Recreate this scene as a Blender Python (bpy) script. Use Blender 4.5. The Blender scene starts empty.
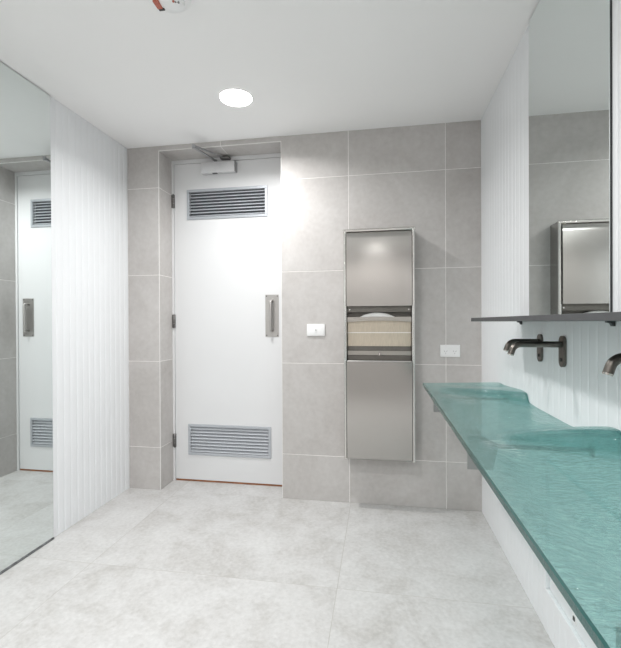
import bpy, bmesh, math, random
from mathutils import Vector, Matrix
random.seed(7)
SC = bpy.context.scene
COL = SC.collection
R = math.radians

# ------------------------------------------------------------------ camera
EYE = Vector((0.0, 0.0, 1.1687))
def cam_axes(yaw, pitch, roll):
    y, p, r = R(yaw), R(pitch), R(roll)
    fw = Vector((-math.sin(y)*math.cos(p), math.cos(y)*math.cos(p), -math.sin(p)))
    rt = Vector((math.cos(y), math.sin(y), 0)); up = rt.cross(fw)
    return math.cos(r)*rt + math.sin(r)*up, -math.sin(r)*rt + math.cos(r)*up, fw
rt, up, fw = cam_axes(9.5334, 0.2647, -0.263)
cam_d = bpy.data.cameras.new('camera'); cam = bpy.data.objects.new('camera', cam_d); COL.objects.link(cam)
cam_d.sensor_fit = 'HORIZONTAL'; cam_d.sensor_width = 36.0
cam_d.lens = 414.067/621*36.0
cam_d.clip_start = 0.02
m = Matrix((( rt.x, up.x, -fw.x, EYE.x), (rt.y, up.y, -fw.y, EYE.y), (rt.z, up.z, -fw.z, EYE.z), (0, 0, 0, 1)))
cam.matrix_world = m
SC.camera = cam

# ------------------------------------------------------------------ world, exposure
w = bpy.data.worlds.new('world'); SC.world = w; w.use_nodes = True
w.node_tree.nodes['Background'].inputs[0].default_value = (0.8, 0.85, 0.9, 1)
w.node_tree.nodes['Background'].inputs[1].default_value = 0.25
SC.view_settings.view_transform = 'Standard'; SC.view_settings.look = 'None'
SC.view_settings.gamma = 1.0; SC.view_settings.use_curve_mapping = False
SC.view_settings.exposure = 0.07
LAMP_W = 14.8          # watts of each ceiling downlight

# ------------------------------------------------------------------ room measures (metres)
XL, XR, YB, H = -1.7556, 0.6122, 2.678, 2.40
YF = -1.3                                     # wall behind the viewer
DX0, DX1, DY = -1.517, -0.6455, 2.86          # door recess
SOF = 2.365                                   # soffit of the recess

# ------------------------------------------------------------------ materials
MATS = {}
def new_mat(name):
    mt = bpy.data.materials.new(name); mt.use_nodes = True; MATS[name] = mt
    nt = mt.node_tree
    return mt, nt, nt.nodes['Principled BSDF']
def simple(name, col, rough=0.5, metal=0.0, spec=0.5, noise=0.0, nscale=20.0, bump=0.0, bscale=200.0, stretch=None):
    mt, nt, b = new_mat(name)
    b.inputs['Base Color'].default_value = (*col, 1); b.inputs['Roughness'].default_value = rough
    b.inputs['Metallic'].default_value = metal; b.inputs['Specular IOR Level'].default_value = spec
    tc = nt.nodes.new('ShaderNodeTexCoord')
    vec = tc.outputs['Object']
    if stretch:
        mp = nt.nodes.new('ShaderNodeMapping'); mp.inputs['Scale'].default_value = stretch
        nt.links.new(vec, mp.inputs['Vector']); vec = mp.outputs['Vector']
    if noise > 0:
        n = nt.nodes.new('ShaderNodeTexNoise'); n.inputs['Scale'].default_value = nscale; n.inputs['Detail'].default_value = 6
        nt.links.new(vec, n.inputs['Vector'])
        r = nt.nodes.new('ShaderNodeValToRGB')
        lo = tuple(max(0, c*(1-noise)) for c in col); hi = tuple(min(1, c*(1+noise)) for c in col)
        r.color_ramp.elements[0].color = (*lo, 1); r.color_ramp.elements[1].color = (*hi, 1)
        r.color_ramp.elements[0].position = .3; r.color_ramp.elements[1].position = .7
        nt.links.new(n.outputs['Fac'], r.inputs['Fac']); nt.links.new(r.outputs['Color'], b.inputs['Base Color'])
    if bump > 0:
        n2 = nt.nodes.new('ShaderNodeTexNoise'); n2.inputs['Scale'].default_value = bscale; n2.inputs['Detail'].default_value = 3
        nt.links.new(vec, n2.inputs['Vector'])
        bp = nt.nodes.new('ShaderNodeBump'); bp.inputs['Strength'].default_value = bump; bp.inputs['Distance'].default_value = .002
        nt.links.new(n2.outputs['Fac'], bp.inputs['Height']); nt.links.new(bp.outputs['Normal'], b.inputs['Normal'])
    return mt

simple('paint_ceiling', (.95, .945, .94), .9, spec=.2, noise=.01, nscale=3)
simple('paint_panel', (.83, .845, .86), .45, spec=.4, noise=.01, nscale=4)
simple('paint_door', (.745, .75, .757), .4, spec=.4, noise=.008, nscale=3)
simple('grout_wall', (.86, .84, .82), .9, noise=.05, nscale=40)
simple('grout_floor', (.46, .445, .42), .9, noise=.1, nscale=30)
simple('white_trim', (.82, .81, .79), .5, noise=.02, nscale=30)
simple('white_plastic', (.90, .90, .90), .35, noise=.01, nscale=30)
simple('red_plastic', (.50, .14, .09), .4, noise=.05, nscale=60)
simple('dark_plastic', (.03, .03, .03), .5, noise=.05, nscale=60)
simple('grey_hole', (.22, .22, .22), .6, noise=.05, nscale=60)
simple('slat_aluminium', (.74, .765, .80), .38, metal=.25, noise=.03, nscale=40, stretch=(1, 8, 8))
simple('screen_grey', (.16, .165, .18), .6, noise=.05, nscale=60)
simple('aluminium', (.50, .525, .56), .40, metal=.45, noise=.03, nscale=40, stretch=(1, 8, 8))
simple('closer_silver', (.72, .72, .73), .35, metal=.4, noise=.02, nscale=40)
simple('arm_steel', (.38, .38, .39), .35, metal=.8, noise=.04, nscale=40)
simple('hinge_steel', (.20, .195, .19), .4, metal=.7, noise=.06, nscale=60)
simple('plate_steel', (.47, .455, .44), .36, metal=.85, noise=.04, nscale=50, stretch=(40, 1, 1))
simple('brushed_steel', (.46, .447, .428), .17, metal=1.0, noise=.025, nscale=40, stretch=(60, 1, 1))
simple('bright_steel', (.68, .665, .64), .16, metal=1.0, noise=.02, nscale=40)
simple('dark_steel', (.16, .15, .135), .4, metal=.6, noise=.08, nscale=40)
simple('cavity_steel', (.42, .40, .37), .28, metal=.9, noise=.05, nscale=40, stretch=(40, 1, 1))
simple('screen_steel', (.55, .49, .40), .34, metal=.75, noise=.08, nscale=30, stretch=(10, 1, 1))
simple('paper', (.90, .89, .87), .8, noise=.02, nscale=60)
simple('shelf_grey', (.065, .068, .072), .5, noise=.08, nscale=40)
simple('mirror_edge', (.03, .033, .036), .4, noise=.08, nscale=40)
simple('channel_grey', (.17, .175, .18), .4, metal=.3, noise=.6, nscale=30)
simple('gunmetal', (.17, .155, .14), .3, metal=.95, noise=.05, nscale=60)
simple('gunmetal_lip', (.55, .52, .48), .25, metal=.95, noise=.05, nscale=60)
simple('bracket_steel', (.27, .27, .265), .45, metal=.4, noise=.05, nscale=40)
simple('threshold_timber', (.30, .12, .05), .6, noise=.3, nscale=20)

def mirror_mat():
    mt, nt, b = new_mat('mirror_glass')
    b.inputs['Metallic'].default_value = 1; b.inputs['Roughness'].default_value = .015
    n = nt.nodes.new('ShaderNodeTexNoise'); n.inputs['Scale'].default_value = .7
    r = nt.nodes.new('ShaderNodeValToRGB')
    r.color_ramp.elements[0].color = (.80, .85, .84, 1); r.color_ramp.elements[1].color = (.82, .865, .855, 1)
    tc = nt.nodes.new('ShaderNodeTexCoord')
    nt.links.new(tc.outputs['Object'], n.inputs['Vector']); nt.links.new(n.outputs['Fac'], r.inputs['Fac'])
    nt.links.new(r.outputs['Color'], b.inputs['Base Color'])
mirror_mat()

def stone(name, base, dark, light, scale, rough, bump, grain=.12):
    """cement-look porcelain: cloudy patches plus fine grain, shifted for every tile"""
    mt, nt, b = new_mat(name)
    b.inputs['Roughness'].default_value = rough; b.inputs['Specular IOR Level'].default_value = .35
    tc = nt.nodes.new('ShaderNodeTexCoord'); oi = nt.nodes.new('ShaderNodeObjectInfo')
    sc = nt.nodes.new('ShaderNodeVectorMath'); sc.operation = 'SCALE'; sc.inputs[0].default_value = (17, 11, 23)
    nt.links.new(oi.outputs['Random'], sc.inputs['Scale'])
    ad = nt.nodes.new('ShaderNodeVectorMath'); ad.operation = 'ADD'
    nt.links.new(tc.outputs['Object'], ad.inputs[0]); nt.links.new(sc.outputs[0], ad.inputs[1])
    n1 = nt.nodes.new('ShaderNodeTexNoise'); n1.inputs['Scale'].default_value = scale; n1.inputs['Detail'].default_value = 9
    n1.inputs['Roughness'].default_value = .68; n1.inputs['Distortion'].default_value = .6
    n2 = nt.nodes.new('ShaderNodeTexNoise'); n2.inputs['Scale'].default_value = scale*14; n2.inputs['Detail'].default_value = 5
    for n in (n1, n2): nt.links.new(ad.outputs[0], n.inputs['Vector'])
    r = nt.nodes.new('ShaderNodeValToRGB')
    r.color_ramp.elements[0].position = .30; r.color_ramp.elements[0].color = (*dark, 1)
    r.color_ramp.elements[1].position = .70; r.color_ramp.elements[1].color = (*light, 1)
    e = r.color_ramp.elements.new(.5); e.color = (*base, 1)
    nt.links.new(n1.outputs['Fac'], r.inputs['Fac'])
    mx = nt.nodes.new('ShaderNodeMix'); mx.data_type = 'RGBA'; mx.blend_type = 'OVERLAY'; mx.inputs['Factor'].default_value = grain
    nt.links.new(r.outputs['Color'], mx.inputs['A']); nt.links.new(n2.outputs['Fac'], mx.inputs['B'])
    nt.links.new(mx.outputs['Result'], b.inputs['Base Color'])
    bp = nt.nodes.new('ShaderNodeBump'); bp.inputs['Strength'].default_value = bump; bp.inputs['Distance'].default_value = .002
    nt.links.new(n2.outputs['Fac'], bp.inputs['Height']); nt.links.new(bp.outputs['Normal'], b.inputs['Normal'])
    return mt
stone('tile_wall', (.53, .508, .493), (.475, .451, .434), (.58, .56, .546), 2.6, .55, .06)
stone('tile_floor', (.575, .568, .56), (.47, .457, .44), (.635, .632, .626), 4.4, .42, .08, .25)

def glass_mat(name, tint, body, milky, bumpd):
    mt = bpy.data.materials.new(name); mt.use_nodes = True; MATS[name] = mt
    nt = mt.node_tree; nt.nodes.clear()
    out = nt.nodes.new('ShaderNodeOutputMaterial')
    tc = nt.nodes.new('ShaderNodeTexCoord'); mp = nt.nodes.new('ShaderNodeMapping'); mp.inputs['Scale'].default_value = (45, 110, 60)
    nt.links.new(tc.outputs['Object'], mp.inputs['Vector'])
    n = nt.nodes.new('ShaderNodeTexNoise'); n.inputs['Scale'].default_value = 1.0; n.inputs['Detail'].default_value = 4; n.inputs['Distortion'].default_value = .8
    nt.links.new(mp.outputs['Vector'], n.inputs['Vector'])
    bp = nt.nodes.new('ShaderNodeBump'); bp.inputs['Strength'].default_value = 1.0; bp.inputs['Distance'].default_value = bumpd
    nt.links.new(n.outputs['Fac'], bp.inputs['Height'])
    tr = nt.nodes.new('ShaderNodeBsdfTransparent'); tr.inputs['Color'].default_value = (*tint, 1)
    df = nt.nodes.new('ShaderNodeBsdfDiffuse'); df.inputs['Color'].default_value = (*body, 1)
    tl = nt.nodes.new('ShaderNodeBsdfTranslucent'); tl.inputs['Color'].default_value = (*body, 1)
    tv = nt.nodes.new('ShaderNodeValToRGB'); tv.color_ramp.elements[0].position = .36; tv.color_ramp.elements[1].position = .66
    tv.color_ramp.elements[0].color = (*(c*.86 for c in tint), 1); tv.color_ramp.elements[1].color = (*(min(1, c*1.08) for c in tint), 1)
    nt.links.new(n.outputs['Fac'], tv.inputs['Fac']); 
    at = nt.nodes.new('ShaderNodeAttribute'); at.attribute_name = 'thickness'     # shade on the steep fold faces, painted in as deeper green
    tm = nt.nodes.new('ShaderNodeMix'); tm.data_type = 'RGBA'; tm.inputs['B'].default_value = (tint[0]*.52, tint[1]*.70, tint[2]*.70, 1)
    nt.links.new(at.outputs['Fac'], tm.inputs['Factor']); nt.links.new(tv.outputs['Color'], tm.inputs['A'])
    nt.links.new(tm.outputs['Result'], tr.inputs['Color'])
    gl = nt.nodes.new('ShaderNodeBsdfGlossy'); gl.inputs['Roughness'].default_value = .06; gl.inputs['Color'].default_value = (.95, 1, 1, 1)
    for s in (df, tl, gl): nt.links.new(bp.outputs['Normal'], s.inputs['Normal'])
    m1 = nt.nodes.new('ShaderNodeMixShader'); m1.inputs[0].default_value = .45
    nt.links.new(df.outputs[0], m1.inputs[1]); nt.links.new(tl.outputs[0], m1.inputs[2])
    rf = nt.nodes.new('ShaderNodeBsdfRefraction'); rf.inputs['Color'].default_value = (*tint, 1)
    rf.inputs['Roughness'].default_value = .04; rf.inputs['IOR'].default_value = 1.22
    nt.links.new(bp.outputs['Normal'], rf.inputs['Normal'])
    m0 = nt.nodes.new('ShaderNodeMixShader'); m0.inputs[0].default_value = .18
    nt.links.new(tr.outputs[0], m0.inputs[1]); nt.links.new(rf.outputs[0], m0.inputs[2])
    m2 = nt.nodes.new('ShaderNodeMixShader'); m2.inputs[0].default_value = milky
    nt.links.new(m0.outputs[0], m2.inputs[1]); nt.links.new(m1.outputs[0], m2.inputs[2])
    fr = nt.nodes.new('ShaderNodeFresnel'); fr.inputs['IOR'].default_value = 1.5
    nt.links.new(bp.outputs['Normal'], fr.inputs['Normal'])
    m3 = nt.nodes.new('ShaderNodeMixShader')
    ge = nt.nodes.new('ShaderNodeNewGeometry')      # the sheet reflects on its outer faces only
    su = nt.nodes.new('ShaderNodeMath'); su.operation = 'SUBTRACT'; su.inputs[0].default_value = 1.0
    mu = nt.nodes.new('ShaderNodeMath'); mu.operation = 'MULTIPLY'
    nt.links.new(ge.outputs['Backfacing'], su.inputs[1]); nt.links.new(su.outputs[0], mu.inputs[0]); nt.links.new(fr.outputs[0], mu.inputs[1])
    nt.links.new(mu.outputs[0], m3.inputs[0]); nt.links.new(m2.outputs[0], m3.inputs[1]); nt.links.new(gl.outputs[0], m3.inputs[2])
    nt.links.new(m3.outputs[0], out.inputs['Surface'])
    return mt
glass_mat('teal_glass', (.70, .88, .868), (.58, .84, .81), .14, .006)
glass_mat('teal_glass_edge', (.25, .52, .49), (.035, .14, .13), .8, .0005)

def emit_mat(name, col, s):
    mt, nt, b = new_mat(name)
    b.inputs['Base Color'].default_value = (*col, 1)
    b.inputs['Emission Color'].default_value = (*col, 1); b.inputs['Emission Strength'].default_value = s
emit_mat('led_diffuser', (1.0, .985, .96), 14)

# ------------------------------------------------------------------ mesh helpers
def box(bm, x0, x1, y0, y1, z0, z1, bev=0.0, seg=1):
    vs = [bm.verts.new((x, y, z)) for x in (x0, x1) for y in (y0, y1) for z in (z0, z1)]
    fs = [(0, 1, 3, 2), (4, 6, 7, 5), (0, 4, 5, 1), (2, 3, 7, 6), (0, 2, 6, 4), (1, 5, 7, 3)]
    faces = [bm.faces.new([vs[i] for i in f]) for f in fs]
    if bev > 0:
        es = list({e for f in faces for e in f.edges})
        bmesh.ops.bevel(bm, geom=es, offset=bev, segments=seg, affect='EDGES', profile=.5)
def tube(bm, pts, rad, n=14, caps=True):
    pts = [Vector(p) for p in pts]; rings = []
    rads = rad if isinstance(rad, (list, tuple)) else [rad]*len(pts)
    t0 = (pts[1]-pts[0]).normalized()
    u = Vector((0, 0, 1)).cross(t0)
    if u.length < 1e-3: u = Vector((1, 0, 0)).cross(t0)
    u.normalize()
    for i, p in enumerate(pts):
        a = pts[max(i-1, 0)]; b = pts[min(i+1, len(pts)-1)]
        t = (b-a).normalized(); u = (u - t*u.dot(t)).normalized(); v = t.cross(u)
        rings.append([bm.verts.new(p + rads[i]*(math.cos(2*math.pi*k/n)*u + math.sin(2*math.pi*k/n)*v)) for k in range(n)])
    for a, b in zip(rings, rings[1:]):
        for k in range(n):
            f = bm.faces.new((a[k], a[(k+1) % n], b[(k+1) % n], b[k])); f.smooth = True
    if caps:
        bm.faces.new(rings[0][::-1]); bm.faces.new(rings[-1])
def lathe(bm, prof, c, n=40, axis='z'):
    """prof: list of (radius, height along axis); closed with caps where radius > 0"""
    rings = []
    for r, h in prof:
        ring = []
        for k in range(n):
            a = 2*math.pi*k/n; p = (r*math.cos(a), r*math.sin(a), h)
            if axis == 'y': p = (p[0], p[2], p[1])
            if axis == 'x': p = (p[2], p[0], p[1])
            ring.append(bm.verts.new((c[0]+p[0], c[1]+p[1], c[2]+p[2])))
        rings.append(ring)
    for a, b in zip(rings, rings[1:]):
        for k in range(n): bm.faces.new((a[k], a[(k+1) % n], b[(k+1) % n], b[k]))
    bm.faces.new(rings[0][::-1]); bm.faces.new(rings[-1])
def prism(bm, poly, axis, a0, a1):
    """extrude a 2-D polygon along an axis; poly in the two other coordinates in xyz order"""
    def P(q, a):
        return {'x': (a, q[0], q[1]), 'y': (q[0], a, q[1]), 'z': (q[0], q[1], a)}[axis]
    A = [bm.verts.new(P(q, a0)) for q in poly]; B = [bm.verts.new(P(q, a1)) for q in poly]; n = len(poly)
    for k in range(n): bm.faces.new((A[k], A[(k+1) % n], B[(k+1) % n], B[k]))
    bm.faces.new(A[::-1]); bm.faces.new(B)
def obj(name, bm, mat, parent=None, smooth=None, origin=None):
    bmesh.ops.recalc_face_normals(bm, faces=bm.faces[:])
    if origin is None and parent is None:
        xs = [v.co for v in bm.verts]
        lo = Vector((min(v.x for v in xs), min(v.y for v in xs), min(v.z for v in xs)))
        hi = Vector((max(v.x for v in xs), max(v.y for v in xs), max(v.z for v in xs)))
        origin = Vector(((lo.x+hi.x)/2, (lo.y+hi.y)/2, lo.z))
    me = bpy.data.meshes.new(name)
    if origin is not None: bmesh.ops.translate(bm, verts=bm.verts[:], vec=-Vector(origin))
    elif parent is not None: bmesh.ops.translate(bm, verts=bm.verts[:], vec=-wpos(parent))
    bm.to_mesh(me); bm.free()
    me.materials.append(MATS[mat])
    o = bpy.data.objects.new(name, me); COL.objects.link(o)
    if parent is not None:
        o.parent = parent
        if origin is not None: o.location = Vector(origin) - wpos(parent)
    elif origin is not None: o.location = origin
    if smooth is not None:
        for p in me.polygons: p.use_smooth = True
        me.set_sharp_from_angle(angle=R(smooth))
    return o
def wpos(o):
    v = Vector((0, 0, 0))
    while o is not None: v = v + o.location; o = o.parent
    return v
def thing(name, loc, label=None, cat=None, group=None):
    o = bpy.data.objects.new(name, None); o.empty_display_size = .05; COL.objects.link(o); o.location = loc
    if label: tag(o, label, cat, group)
    return o
def tag(o, label, cat=None, group=None):
    o['label'] = label
    if cat: o['category'] = cat
    if group: o['group'] = group
    return o
def struct(o, label=None, cat=None):
    o['kind'] = 'structure'
    if label: o['label'] = label
    if cat: o['category'] = cat
    return o
def mbox(name, mat, parent, *a, bev=0.0, seg=1, origin=None, smooth=None):
    bm = bmesh.new(); box(bm, *a, bev=bev, seg=seg)
    return obj(name, bm, mat, parent, origin=origin, smooth=smooth)

# ================================================================== the setting
GAP = .0019          # half a grout joint
TH = .008            # tile thickness

# --- floor: grout bed and large-format tiles
bm = bmesh.new(); box(bm, XL-.1, XR+.1, YF-.1, DY+.04, -.12, -.0005)
floor = struct(obj('floor', bm, 'grout_floor'), 'pale grey stone-look tiled floor running up to the white door', 'floor')
xs = [XL, -1.3918, -.19, XR]
ys = [YF, -.595, .605, 1.805, YB]
def floor_tile(x0, x1, y0, y1):
    cx, cy = (x0+x1)/2, (y0+y1)/2
    mbox('tile', 'tile_floor', floor, x0, x1, y0, y1, -.010, 0.0, bev=.0008, origin=(cx, cy, 0))
g = .0009
for i in range(3):
    for j in range(4):
        floor_tile(xs[i] + (g if i else 0), xs[i+1]-(g if i < 2 else 0), ys[j]+(g if j else 0), ys[j+1]-(g if j < 3 else 0))
floor_tile(DX0, -1.3918-g, YB+.0005, DY+.04); floor_tile(-1.3918+g, DX1, YB+.0005, DY+.04)

# --- ceiling
bm = bmesh.new(); box(bm, XL-.1, XR+.1, YF-.1, DY+.1, H, H+.1)
ceiling = struct(obj('ceiling', bm, 'paint_ceiling'), 'plain white painted ceiling with one round downlight', 'ceiling')

# --- back wall with the door recess, tiled
bm = bmesh.new()
box(bm, XL-.1, DX0-.0012, YB+.0012, DY+.1, 0, H)
box(bm, DX1+.0012, XR+.1, YB+.0012, DY+.1, 0, H)
box(bm, DX0-.0012, DX1+.0012, YB+.0012, DY+.1, SOF+.0012, H)
wall_back = struct(obj('wall_back', bm, 'grout_wall'), 'end wall of large grey cement-look tiles with pale grout joints', 'wall')
ZJ = [0, .2946, .8988, 1.5028, 2.1116, H]
def wall_tile(x0, x1, z0, z1):
    mbox('tile', 'tile_wall', wall_back, x0, x1, YB, YB+TH+.002, z0, z1, bev=.0008, origin=((x0+x1)/2, YB, (z0+z1)/2))
def cut(lo, hi, joints):
    e = [lo] + [j for j in joints if lo < j < hi] + [hi]
    return [(a + (GAP if k else 0), b - (GAP if k < len(e)-2 else 0)) for k, (a, b) in enumerate(zip(e, e[1:]))]
for (z0, z1) in cut(0, H, ZJ[1:-1]):
    for (x0, x1) in cut(DX1+.004, XR, (-.1978, .4038)): wall_tile(x0, x1, z0, z1)
    wall_tile(XL, DX0-.004, z0, z1)
for (x0, x1) in cut(DX0-.004, DX1+.004, (-1.065,)): wall_tile(x0, x1, SOF+.004, H)
for (z0, z1) in cut(0, SOF, ZJ[1:-1]):           # reveals of the recess
    mbox('tile', 'tile_wall', wall_back, DX0-TH-.002, DX0, YB+.004, DY+.05, z0, z1, bev=.0008, origin=(DX0, YB+.09, (z0+z1)/2))
    mbox('tile', 'tile_wall', wall_back, DX1, DX1+TH+.002, YB+.004, DY+.05, z0, z1, bev=.0008, origin=(DX1, YB+.09, (z0+z1)/2))
for (x0, x1) in cut(DX0, DX1, (-1.065,)):
    mbox('tile', 'tile_wall', wall_back, x0, x1, YB+.004, DY+.05, SOF, SOF+TH+.002, bev=.0008, origin=((x0+x1)/2, YB+.09, SOF))
# pale edge trims on the outer corners of the recess
def trim(name, *a):
    bm = bmesh.new(); box(bm, *a, bev=.0008)
    return struct(obj(name, bm, 'white_trim'))
trim('trim_1', DX0-.0045, DX0-.0005, YB-.0008, YB+.0035, .001, SOF)
trim('trim_2', DX1+.0005, DX1+.0045, YB-.0008, YB+.0035, .001, SOF)
trim('trim_3', DX0, DX1, YB-.0008, YB+.0035, SOF-.0005, SOF+.0045)

# --- side walls of vertical fluted panelling
def fluted(name, xface, sgn, y0, y1, label, deep):
    """profile across y, extruded up; sgn = direction into the room"""
    pitch = .051; prof = []; y = y1
    shape = ((.0, .0), (.05, .55), (.14, .9), (.30, 1.0), (.70, 1.0), (.86, .9), (.95, .55))
    k = 0
    while y > y0:
        for t, d in shape:
            yy = y - t*pitch
            if yy > y0: prof.append((xface + sgn*(-deep*(1-d)), yy))
        y -= pitch
    prof.append((xface, y0))
    prof.append((xface - sgn*.10, y0)); prof.append((xface - sgn*.10, y1))
    bm = bmesh.new(); prism(bm, prof, 'z', 0, H)
    return struct(obj(name, bm, 'paint_panel', smooth=50), label, 'wall')
fluted('wall_left', XL, 1, YF, YB+.002, 'white vertically fluted wall panelling beside the tall left mirror', .003)
fluted('wall_right', XR, -1, YF, YB+.002, 'white vertically fluted wall panelling behind the glass basin', .0019)
# wall behind the viewer
bm = bmesh.new(); box(bm, XL, XR, YF-.1, YF+.0, 0, H)
struct(obj('wall_front', bm, 'tile_wall'), 'plain grey wall behind the viewer', 'wall')

# ================================================================== door
door = thing('door_1', ((DX0+DX1)/2, DY, 0)); struct(door, 'white flush door with two louvred vents set in a tiled recess', 'door')
LX0, LX1, LT = -1.497, -.666, 2.334
bm = bmesh.new()
box(bm, DX0, LX0-.003, DY-.006, DY+.08, 0, SOF, bev=.001)
box(bm, LX1+.003, DX1, DY-.006, DY+.08, 0, SOF, bev=.001)
box(bm, LX0-.003, LX1+.003, DY-.006, DY+.08, LT+.003, SOF, bev=.001)
box(bm, DX0, DX1, DY+.042, DY+.08, LT-.015, SOF); box(bm, DX0, LX0+.012, DY+.042, DY+.08, 0, LT); box(bm, LX1-.012, DX1, DY+.042, DY+.08, 0, LT)
obj('door_frame', bm, 'paint_door', door)
VENTS = ((-1.397, -.786, 1.923, 2.143), (-1.397, -.768, .197, .423))
bm = bmesh.new()                                # leaf with two real openings
cutx = sorted({LX0, LX1}); zc = [.014, VENTS[1][2]+.012, VENTS[1][3]-.012, VENTS[0][2]+.012, VENTS[0][3]-.012, LT]
y0, y1 = DY, DY+.040
box(bm, LX0, LX1, y0, y1, zc[0], zc[1]); box(bm, LX0, LX1, y0, y1, zc[2], zc[3]); box(bm, LX0, LX1, y0, y1, zc[4], zc[5])
for (vx0, vx1, vz0, vz1), (za, zb) in ((VENTS[1], (zc[1], zc[2])), (VENTS[0], (zc[3], zc[4]))):
    box(bm, LX0, vx0+.012, y0, y1, za, zb); box(bm, vx1-.012, LX1, y0, y1, za, zb)
bmesh.ops.remove_doubles(bm, verts=bm.verts[:], dist=1e-5)
obj('door_leaf', bm, 'paint_door', door)
for vi, (vx0, vx1, vz0, vz1) in enumerate(VENTS):
    gt = obj_e = bpy.data.objects.new('vent_grille', None)
    bm = bmesh.new(); fwid = .019
    ya, yb = DY-.007, DY+.030
    # mitred frame ring with a small bevel, extruded through the leaf
    box(bm, vx0, vx1, ya, DY, vz1-fwid, vz1, bev=.0015); box(bm, vx0, vx1, ya, DY, vz0, vz0+fwid, bev=.0015)
    box(bm, vx0, vx0+fwid, ya, DY, vz0+fwid, vz1-fwid, bev=.0015); box(bm, vx1-fwid, vx1, ya, DY, vz0+fwid, vz1-fwid, bev=.0015)
    gr = obj('vent_grille', bm, 'aluminium', door, origin=((vx0+vx1)/2, DY, vz0))
    tag(gr, 'silver louvred vent grille in the upper part of the door' if vi == 0 else 'silver louvred vent grille in the lower part of the door')
    n = 8; zz0, zz1 = vz0+fwid, vz1-fwid; pit = (zz1-zz0)/n
    bm = bmesh.new()
    prism(bm, [(DY-.004, -.0070), (DY-.002, -.0085), (DY+.024, .0060), (DY+.024, .0080), (DY+.022, .0080)], 'x', vx0+fwid-.002, vx1-fwid+.002)
    sl = None
    for k in range(n):
        zc_ = zz0 + (k+.5)*pit
        if sl is None:
            bmesh.ops.translate(bm, verts=bm.verts[:], vec=(0, 0, zc_))
            sl = obj('slat', bm, 'slat_aluminium', gr, origin=((vx0+vx1)/2, DY, zc_))
        else:
            c = sl.copy(); COL.objects.link(c); c.parent = gr; c.location = sl.location + Vector((0, 0, k*pit))
    bm = bmesh.new(); box(bm, vx0+.013, vx1-.013, DY+.034, DY+.038, vz0+.013, vz1-.013)
    obj('insect_screen', bm, 'screen_grey', gr)
# pull handle
hx0, hx1, hz0, hz1 = -.806, -.707, 1.065, 1.365
hp = mbox('handle_plate', 'plate_steel', door, hx0, hx1, DY-.003, DY, hz0, hz1, bev=.0008, origin=((hx0+hx1)/2, DY, hz0))
tag(hp, 'brushed steel pull plate with a vertical bar handle')
hxm = (hx0+hx1)/2
bm = bmesh.new()
zb0, zb1 = hz0+.045, hz1-.045
pts = [(hxm, DY-.003, zb1), (hxm, DY-.030, zb1)]
pts += [(hxm, DY-.030-.012*math.sin(a), zb1-.012+.012*math.cos(a)) for a in (R(30), R(60), R(90))]
pts += [(hxm, DY-.042, zb0+.012)]
pts += [(hxm, DY-.030-.012*math.cos(a), zb0+.012-.012*math.sin(a)) for a in (R(30), R(60), R(90))]
pts += [(hxm, DY-.003, zb0)]
tube(bm, pts, .0095, 14); obj('pull_bar', bm, 'plate_steel', hp)
sc0 = None
for sx in (hx0+.010, hx1-.010):
    for sz in (hz0+.010, hz1-.010):
        bm = bmesh.new(); lathe(bm, [(.0055, 0), (.0055, -.001), (.003, -.0022)], (sx, DY-.003, sz), 12, 'y')
        obj('screw', bm, 'hinge_steel', hp)
# hinges
for hz in (2.065, 1.180, .298):
    bm = bmesh.new()
    tube(bm, [(LX0-.004, DY-.010, hz-.05), (LX0-.004, DY-.010, hz+.05)], .0065, 12)
    box(bm, DX0-.0005, LX0-.004, DY-.009, DY-.0055, hz-.048, hz+.048)
    box(bm, LX0-.004, LX0+.004, DY-.006, DY-.0, hz-.048, hz+.048)
    hg = obj('hinge', bm, 'hinge_steel', door, origin=(LX0-.004, DY, hz-.05))
    bm = bmesh.new()
    for zz in (hz-.017, hz+.017): lathe(bm, [(.0069, -.001), (.0069, .001)], (LX0-.004, DY-.010, zz), 12)
    obj('knuckle_ring', bm, 'plate_steel', hg)
# door closer
bm = bmesh.new(); box(bm, -1.272, -1.018, DY-.045, DY, 2.243, 2.322, bev=.005, seg=2)
cl = obj('door_closer', bm, 'closer_silver', door, smooth=40, origin=(-1.145, DY, 2.243)); tag(cl, 'silver box door closer with folding arm')
mbox('end_cap', 'arm_steel', cl, -1.018, -1.008, DY-.043, DY, 2.245, 2.320, bev=.003)
mbox('adjuster_slot', 'dark_plastic', cl, -1.185, -1.150, DY-.040, DY-.020, 2.2415, 2.2435)
bm = bmesh.new(); lathe(bm, [(.012, 2.322), (.012, 2.338), (.008, 2.342)], (-1.165, DY-.022, 0), 16); obj('spindle', bm, 'arm_steel', cl)
def bar(bm, a, b, wid, th):
    a, b = Vector(a), Vector(b); d = (b-a).normalized(); s = Vector((0, 0, 1)).cross(d).normalized()*wid/2; u = Vector((0, 0, th/2))
    V = [bm.verts.new(p + q1*s + q2*u) for p in (a, b) for q1 in (-1, 1) for q2 in (-1, 1)]
    for f in ((0, 1, 3, 2), (4, 6, 7, 5), (0, 4, 5, 1), (2, 3, 7, 6), (0, 2, 6, 4), (1, 5, 7, 3)): bm.faces.new([V[i] for i in f])
bm = bmesh.new(); bar(bm, (-1.165, DY-.022, 2.335), (-1.195, 2.545, 2.312), .018, .006)
lathe(bm, [(.012, 2.306), (.012, 2.330)], (-1.195, 2.545, 0), 14); obj('main_arm', bm, 'arm_steel', cl)
bm = bmesh.new(); bar(bm, (-1.195, 2.545, 2.324), (-1.092, DY-.03, 2.347), .015, .006); obj('forearm', bm, 'arm_steel', cl)
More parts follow.
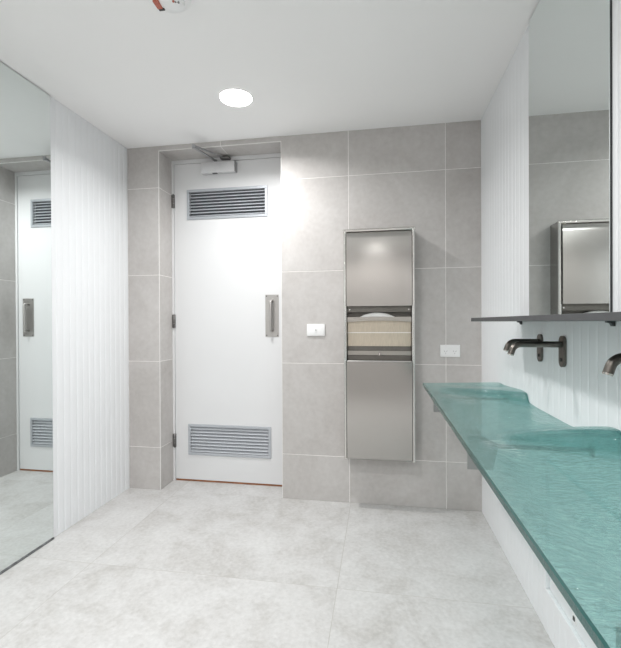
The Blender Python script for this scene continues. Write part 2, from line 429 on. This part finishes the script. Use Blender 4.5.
bm = bmesh.new(); box(bm, -1.125, -1.055, DY-.046, DY-.006, 2.340, 2.356, bev=.002); obj('frame_bracket', bm, 'hinge_steel', cl)
# timber strip that shows in the gap under the leaf
mbox('threshold_strip', 'threshold_timber', door, LX0, LX1, DY+.002, DY+.036, .0, .012, bev=.001)

# ================================================================== mirrors
def mirror(name, x, sgn, y0, y1, z0, z1, label, clips=False):
    th = .007
    t = thing(name, (x, (y0+y1)/2, z0), label, 'mirror')
    xa, xb = sorted((x, x+sgn*th*.7)); xc, xd = sorted((x+sgn*th*.7, x+sgn*th))
    mbox('backing', 'mirror_edge', t, xa, xb, y0, y1, z0, z1)
    mbox('glass', 'mirror_glass', t, xc, xd, y0+.0012, y1-.0012, z0+.0015, z1-.0015)
    return t
lm = mirror('wall_mirror', XL+.0003, 1, 0.39, 1.976, .010, H-.004, 'full-height frameless mirror reflecting the door on the left wall')
bm = bmesh.new(); box(bm, XL+.0003, XL+.012, .39, 1.976, .0005, .010, bev=.001); obj('bottom_channel', bm, 'channel_grey', lm)
for (a, b, lab) in ((1.223, 1.830, 'tall frameless mirror above the dark shelf reflecting the steel dispenser'),
                    (.443, 1.050, 'tall frameless mirror above the nearer basin, outside the picture')):
    mirror('vanity_mirror', XR-.0003, -1, a, b, 1.1845, H-.004, lab)

# ================================================================== shelf
sh = thing('wall_shelf', (.51, 1.0, 1.168), 'thin dark grey shelf running along the wall under the mirror', 'shelf')
mbox('shelf_board', 'shelf_grey', sh, .403, XR-.0003, .30, 1.952, 1.168, 1.184, bev=.001)
for yb in (1.940, 1.215, .45):
    bm = bmesh.new(); prism(bm, [(XR-.0003, 1.168), (XR-.0003, 1.154), (XR-.006, 1.154), (XR-.010, 1.162), (XR-.020, 1.164), (XR-.020, 1.168)], 'y', yb-.006, yb+.006)
    obj('shelf_bracket', bm, 'shelf_grey', sh)

# ================================================================== paper towel dispenser and bin
dx0, dx1, dz0, dz1, dyf = -.219, .2055, .322, 1.737, 2.566
disp = thing('towel_dispenser', ((dx0+dx1)/2, YB, dz0), 'tall stainless steel paper towel dispenser and waste bin on the grey tiles', 'dispenser')
oz0, oz1 = 0.9267, 1.2653          # the opening
bm = bmesh.new()                # hollow carcass
t = .006
box(bm, dx0, dx0+t, dyf, YB, dz0, dz1); box(bm, dx1-t, dx1, dyf, YB, dz0, dz1)
box(bm, dx0+t, dx1-t, dyf, YB, dz1-t, dz1); box(bm, dx0+t, dx1-t, dyf, YB, dz0, dz0+t); box(bm, dx0+t, dx1-t, YB-.006, YB, dz0+t, dz1-t)
obj('body', bm, 'brushed_steel', disp)
bm = bmesh.new()                # flange frame with a rounded nose
fl = .020
def arc(c, s, y0=dyf, d=.011, wid=fl):   # profile of the flange: x (or z) across, y deep
    return [(c + s*wid*(.5-.5*math.cos(R(a))), y0 - d*math.sin(R(a))) for a in range(0, 181, 20)]
prism(bm, arc(dx0-.003, 1), 'z', dz0, dz1)
prism(bm, arc(dx1+.003, -1), 'z', dz0, dz1)
prism(bm, [(q[1], q[0]) for q in arc(dz1+.004, -1)], 'x', dx0-.003, dx1+.003)
obj('flange', bm, 'bright_steel', disp, smooth=35)
def door_panel(name, z0, z1, curve_top):
    """slightly bowed sheet: the top edge rolls back to the flange"""
    pa, pb = dx0+fl-.0035, dx1-fl+.0035
    prof = []
    if curve_top:
        for a in range(0, 91, 10): prof.append((dyf - .002 - .016*math.sin(R(a)), z1 - .040*(1-math.sin(R(90-a))) ))
        for k in range(1, 9):
            s = k/8; prof.append((dyf-.018-.003*math.sin(math.pi*s), (z1-.040)*(1-s) + (z0)*s))
    else:
        prof = [(dyf-.012, z1), (dyf-.016, z1-.004)] + [(dyf-.016-.002*math.sin(math.pi*k/6), z1-.004+(z0+.004-z1+.004)*k/6) for k in range(1, 6)] + [(dyf-.016, z0+.004), (dyf-.012, z0)]
    prof += [(dyf-.001, z0), (dyf-.001, z1)] if not curve_top else [(dyf-.002+.001, z0)]
    bm = bmesh.new(); prism(bm, prof, 'x', pa, pb)
    return obj(name, bm, 'brushed_steel', disp, smooth=30)
door_panel('towel_door', oz1, dz1-.018, True)
bp_ = door_panel('bin_door', dz0+.004, oz0, False)
# inside of the opening
ix0, ix1 = dx0+fl, dx1-fl
mbox('header_strip', 'dark_steel', disp, ix0, ix1, dyf+.012, dyf+.018, 1.2283, oz1+.01)
for sx in (ix0+.012, ix1-.012):
    bm = bmesh.new(); lathe(bm, [(.006, 0), (.006, -.002), (.003, -.0035)], (sx, dyf+.012, 1.2449), 12, 'y'); obj('screw', bm, 'bright_steel', disp)
mbox('slot_back', 'dark_steel', disp, ix0, ix1, dyf+.060, dyf+.063, 1.17, 1.2595)  # dark plate standing in for the shade inside the towel slot
# towel tray with a lip whose lower edge is arched
bm = bmesh.new(); poly = [(ix1, 1.1982), (ix0, 1.1982), (ix0, 1.168)]
for k in range(17):
    q = k/16; poly.append((ix0+(ix1-ix0)*q, 1.168 + .008*math.sin(math.pi*q)))
poly.append((ix1, 1.168))
prism(bm, poly, 'y', dyf+.004, dyf+.007); obj('tray_lip', bm, 'cavity_steel', disp)
mbox('tray', 'cavity_steel', disp, ix0, ix1, dyf+.007, dyf+.060, 1.1777, 1.1836)
# lower throat: screen plate, seam, bin rail with its lock
mbox('back_screen', 'screen_steel', disp, ix0, ix1, dyf+.030, dyf+.034, 1.0182, 1.1777)
mbox('seam_rail', 'paper', disp, ix0, ix1, dyf+.0265, dyf+.030, 1.0994, 1.1033)
mbox('throat', 'dark_steel', disp, ix0, ix1, dyf+.034, dyf+.038, 0.9316, 1.0337)
rl = mbox('bin_rail', 'cavity_steel', disp, ix0, ix1, dyf+.022, dyf+.026, 0.9627, 0.989, bev=.001)
bm = bmesh.new(); lathe(bm, [(.009, 0), (.009, -.010), (.006, -.013)], (-.004, dyf+.022, 0.9715), 16, 'y'); lk = obj('lock', bm, 'bright_steel', rl)
bm = bmesh.new(); prism(bm, [(dyf-.012, oz0), (dyf-.010, oz0+.005), (dyf+.020, oz0+.005), (dyf+.020, oz0)], 'x', ix0, ix1); obj('bin_rim', bm, 'bright_steel', disp)
# the towel that pokes out above the tray lip
bm = bmesh.new(); N = 18; rows = []
for j in range(6):
    v = j/5; row = []
    for i in range(N+1):
        q = i/N; b = 1-(2*q-1)**2
        row.append(bm.verts.new((-.018 + (q-.5)*.226, dyf+.009+.030*v*v, 1.1962 + .031*b*math.sin(R(90)*min(1, v*1.25)) )))
    rows.append(row)
for a, b in zip(rows, rows[1:]):
    for i in range(N): bm.faces.new((a[i], a[i+1], b[i+1], b[i]))
tw = obj('paper_towel', bm, 'paper', smooth=60)
md = tw.modifiers.new('thick', 'SOLIDIFY'); md.thickness = .002
tag(tw, 'white folded paper towel poking out of the steel dispenser slot', 'paper towel')

# ================================================================== switch plates
def plate(name, x, z, label, cat, kind):
    t = thing(name, (x, YB, z-.038), label, cat)
    mbox('face_plate', 'white_plastic', t, x-.059, x+.059, YB-.009, YB, z-.038, z+.038, bev=.003, seg=2, smooth=40)
    if kind == 'switch':
        rk = mbox('rocker', 'white_plastic', t, x-.008, x+.008, YB-.0125, YB-.009, z-.012, z+.012, bev=.0015)
        mbox('marker', 'grey_hole', rk, x-.005, x+.005, YB-.0130, YB-.0124, z-.002, z+.002)
    else:
        for s in (-1, 1):
            cx = x + s*.027
            so = mbox('socket', 'white_plastic', t, cx-.018, cx+.018, YB-.0105, YB-.009, z-.024, z+.010, bev=.0005)
            bm = bmesh.new()
            for (ox, ang) in ((-.007, 30), (.007, -30)):
                c, s2 = math.cos(R(ang)), math.sin(R(ang)); q = []
                for px, pz in ((-.001, -.004), (.001, -.004), (.001, .004), (-.001, .004)):
                    q.append((cx+ox+px*c-pz*s2, z-.002+px*s2+pz*c))
                prism(bm, q, 'y', YB-.0110, YB-.0104)
            prism(bm, [(cx-.001, z-.019), (cx+.001, z-.019), (cx+.001, z-.011), (cx-.001, z-.011)], 'y', YB-.0110, YB-.0104)
            obj('pin_slots', bm, 'grey_hole', so)
            mbox('switch', 'white_plastic', t, cx-.006, cx+.006, YB-.012, YB-.009, z+.016, z+.030, bev=.001)
plate('light_switch', -.4135, 1.1165, 'white single light switch plate between the door and the dispenser', 'switch', 'switch')
plate('power_outlet', .4275, .9865, 'white double power outlet on the tiles above the glass basin end', 'outlet', 'outlet')

# ================================================================== glass basin
GX0, GX1, GY0, GY1, GZ, GT = .224, XR-.002, .40, 2.29, .840, .018
def sm(a, b, x):
    t = min(max((x-a)/(b-a), 0), 1); return t*t*(3-2*t)
def zsurf(X, Y, fold=None):
    u = (X-GX0)/(GX1-GX0)
    z = GZ
    # two shallow bowls behind the flat front rim
    for hi, lo in ((1.86, 1.36), (1.12, .60)):
        k = sm(hi+.10, hi-.10, Y)*sm(lo-.14, lo+.16, Y)
        z -= .024*k*sm(.06, .32, u)*(1-.45*sm(.65, 1.0, u))
    # folds that swell towards the wall: gentle far side, steep near side
    for x0, yw, skew, amp, far, keep in ((.27, 1.875, .27, .030, .36, .35), (.32, 1.185, .10, .048, .27, 0), (.32, .46, .10, .048, .27, 0)):
        if X <= x0: continue
        s = (X-x0)/(GX1-x0)
        d = Y - (yw + skew*(1-s))
        k = 1-(1-keep)*sm(0, far*(.5+.5*s), d) if d >= 0 else 1-sm(0, .034, -d)
        z += amp*sm(-.25, 1.15, s)*k*sm(0, .15, s)
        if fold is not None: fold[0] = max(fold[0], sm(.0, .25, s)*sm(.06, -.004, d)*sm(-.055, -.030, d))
    return z
NU, NV = 50, 380
bm = bmesh.new(); lay = bm.verts.layers.float.new('thickness')  # weight of the fold faces painted darker; the sheet itself is even
top = []; bot = []
for j in range(NV+1):
    Y = GY0 + (GY1-GY0)*j/NV; a = []; b = []
    for i in range(NU+1):
        X = GX0+.003 + (GX1-GX0-.003)*i/NU; fd = [0.0]; z = zsurf(X, Y, fd)
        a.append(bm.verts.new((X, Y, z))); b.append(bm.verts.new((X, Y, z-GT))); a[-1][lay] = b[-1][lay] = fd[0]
    top.append(a); bot.append(b)
for j in range(NV):
    for i in range(NU):
        bm.faces.new((top[j][i], top[j][i+1], top[j+1][i+1], top[j+1][i]))
        bm.faces.new((bot[j][i], bot[j+1][i], bot[j+1][i+1], bot[j][i+1]))
for j in range(NV):
    bm.faces.new((top[j][0], top[j+1][0], bot[j+1][0], bot[j][0])); bm.faces.new((top[j][NU], bot[j][NU], bot[j+1][NU], top[j+1][NU]))
for i in range(NU):
    bm.faces.new((top[0][i], bot[0][i], bot[0][i+1], top[0][i+1])); bm.faces.new((top[NV][i], top[NV][i+1], bot[NV][i+1], bot[NV][i]))
basin = thing('glass_basin', ((GX0+GX1)/2, (GY0+GY1)/2, .717), 'long teal cast-glass double washbasin slab along the right wall', 'washbasin')
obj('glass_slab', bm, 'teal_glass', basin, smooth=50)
bm = bmesh.new()                # polished front edge
prism(bm, [(GX0, GZ-.003), (GX0+.003, GZ), (GX0+.003, GZ-GT), (GX0, GZ-GT+.003)], 'y', GY0, GY1)
obj('polished_edge', bm, 'teal_glass_edge', basin)
for yb in (2.140, 1.328, .515):
    bm = bmesh.new()
    zt = GZ-GT-.0255
    prism(bm, [(.262, GZ-GT), (.262, .717), (.335, .717), (.350, zt-.012), (XR-.006, zt-.012), (XR-.006, zt), (.35, zt), (.30, GZ-GT)], 'y', yb-.003, yb+.003)
    br = obj('support_bracket', bm, 'bracket_steel', basin, origin=(.262, yb, .717))
    mbox('wall_plate', 'bracket_steel', br, XR-.006, XR-.0003, yb-.012, yb+.012, zt-.024, zt+.002, bev=.001)

# ================================================================== taps
def spout(y, label, reach):
    zc = 1.0655
    t = thing('wall_tap', (XR, y, zc-.053), label, 'tap', 'wall spouts above the glass basin')
    bm = bmesh.new(); poly = []
    for k in range(0, 13): a = math.pi*k/12; poly.append((y+.0205*math.cos(a), zc+.0325+.0205*math.sin(a)))
    for k in range(0, 13): a = math.pi+math.pi*k/12; poly.append((y+.0205*math.cos(a), zc-.0325+.0205*math.sin(a)))
    prism(bm, poly, 'x', XR-.009, XR-.0003)
    bp = obj('back_plate', bm, 'gunmetal', t, smooth=30)
    bm = bmesh.new(); lathe(bm, [(.006, 0), (.006, -.0025)], (XR-.009, y, zc-.028), 14, 'x'); obj('sensor_eye', bm, 'dark_plastic', bp)
    bm = bmesh.new(); zs = zc+.024; rb = .030
    pts = [(XR-.009, y, zs), (XR-.06, y, zs)]
    xe = XR-reach+.034
    for k in range(0, 9):
        a = R(72)*k/8; pts.append((xe-rb*math.sin(a), y, zs-rb*(1-math.cos(a))))
    dx, dz = -math.cos(R(72)), -math.sin(R(72))
    lx, lz = pts[-1][0], pts[-1][2]
    pts.append((lx+dx*.014, y, lz+dz*.014))
    tube(bm, pts, .0105, 18); obj('spout', bm, 'gunmetal', t, smooth=45)
    bm = bmesh.new(); e = Vector(pts[-1]); d = Vector((dx, 0, dz))
    tube(bm, [e, e+d*.004], [.0108, .0100], 18); obj('aerator', bm, 'gunmetal_lip', t, smooth=45)
for y, l, q in ((1.720, 'gunmetal wall spout with oval plate, farther one of the pair over the far basin', .128),
                (1.520, 'gunmetal wall spout with oval plate, nearer one of the pair over the far basin', .170),
                (.988, 'gunmetal spout tip entering at the right edge of the picture', .128),
                (.788, 'gunmetal wall spout over the nearer basin, outside the picture', .170)): spout(y, l, q)

# ================================================================== access panel
ap = thing('access_panel', (XR, 1.33, .172), 'white access panel with a small lock below the basin', 'access panel')
ay0, ay1, az0, az1 = 1.01, 1.652, .172, .66
bm = bmesh.new()
fw_ = .016
xa, xb = XR-.017, XR+.0
box(bm, xa, xb, ay0, ay1, az0, az0+fw_, bev=.0015); box(bm, xa, xb, ay0, ay1, az1-fw_, az1, bev=.0015)
box(bm, xa, xb, ay0, ay0+fw_, az0+fw_, az1-fw_, bev=.0015); box(bm, xa, xb, ay1-fw_, ay1, az0+fw_, az1-fw_, bev=.0015)
obj('panel_frame', bm, 'paint_panel', ap)
dp = mbox('panel_door', 'paint_panel', ap, XR-.004, XR, ay0+fw_+.002, ay1-fw_-.002, az0+fw_+.002, az1-fw_-.002, bev=.001)
bm = bmesh.new(); lathe(bm, [(.018, 0), (.018, -.002), (.016, -.003)], (XR-.004, 1.432, .222), 24, 'x'); lo = obj('lock', bm, 'white_plastic', dp)
mbox('keyhole', 'dark_plastic', lo, XR-.0095, XR-.0078, 1.427, 1.437, .216, .229)

# ================================================================== ceiling fittings
def downlight(x, y, label):
    t = thing('ceiling_downlight', (x, y, H-.012), label, 'downlight', 'round ceiling downlights')
    bm = bmesh.new(); lathe(bm, [(.091, H), (.091, H-.0015), (.0895, H-.0025), (.0875, H-.0025), (.086, H)], (x, y, 0), 48)
    obj('trim_ring', bm, 'white_plastic', t, smooth=40)
    bm = bmesh.new(); lathe(bm, [(.0874, H-.001), (.0868, H-.0035), (.045, H-.0055), (.005, H-.006)], (x, y, 0), 48)
    obj('diffuser', bm, 'led_diffuser', t, smooth=40)
    ld = bpy.data.lights.new('downlight_light', 'AREA'); ld.shape = 'DISK'; ld.size = .16; ld.energy = LAMP_W
    ld.color = (1.0, .995, .99); ld.spread = R(155)
    lo = bpy.data.objects.new('downlight_light', ld); COL.objects.link(lo); lo.parent = t; lo.location = (0, 0, -.001)
downlight(-.774, 2.177, 'bright round white downlight in the ceiling near the door')
downlight(-.70, .57, 'round white ceiling downlight above the viewer, outside the picture')
downlight(-1.10, -.80, 'added fill downlight in the ceiling behind the viewer beside the left wall, outside the picture')  # unseen lamp added to lift the overall light
downlight(-.05, -.80, 'added fill downlight in the ceiling behind the viewer beside the right wall, outside the picture')  # second added lamp, evens the light against the door downlight

sx, sy = -.770, 1.455
sd = thing('smoke_detector', (sx, sy, H-.042), 'round white ceiling detector with a red and black tag at the top edge', 'detector')
bm = bmesh.new(); lathe(bm, [(.072, H), (.072, H-.010), (.066, H-.016), (.050, H-.020), (.046, H-.034), (.036, H-.040), (.010, H-.042)], (sx, sy, 0), 40)
obj('housing', bm, 'white_plastic', sd, smooth=35)
bm = bmesh.new()
for q in (-.8, .0): box(bm, sx+.032+q*.012, sx+.038+q*.012, sy-.014+q*.006, sy-.008+q*.006, H-.0420, H-.034)
obj('test_holes', bm, 'grey_hole', sd)
bm = bmesh.new(); lathe(bm, [(.004, H-.030), (.004, H-.044), (.002, H-.046)], (sx+.020, sy-.022, 0), 12); obj('indicator', bm, 'red_plastic', sd)
tg = bmesh.new(); box(tg, sx-.056, sx-.036, sy-.035, sy+.004, H-.044, H-.030, bev=.001); tgo = obj('red_tag', tg, 'red_plastic', sd)
mbox('tag_end', 'dark_plastic', tgo, sx-.054, sx-.032, sy+.004, sy+.014, H-.043, H-.033)
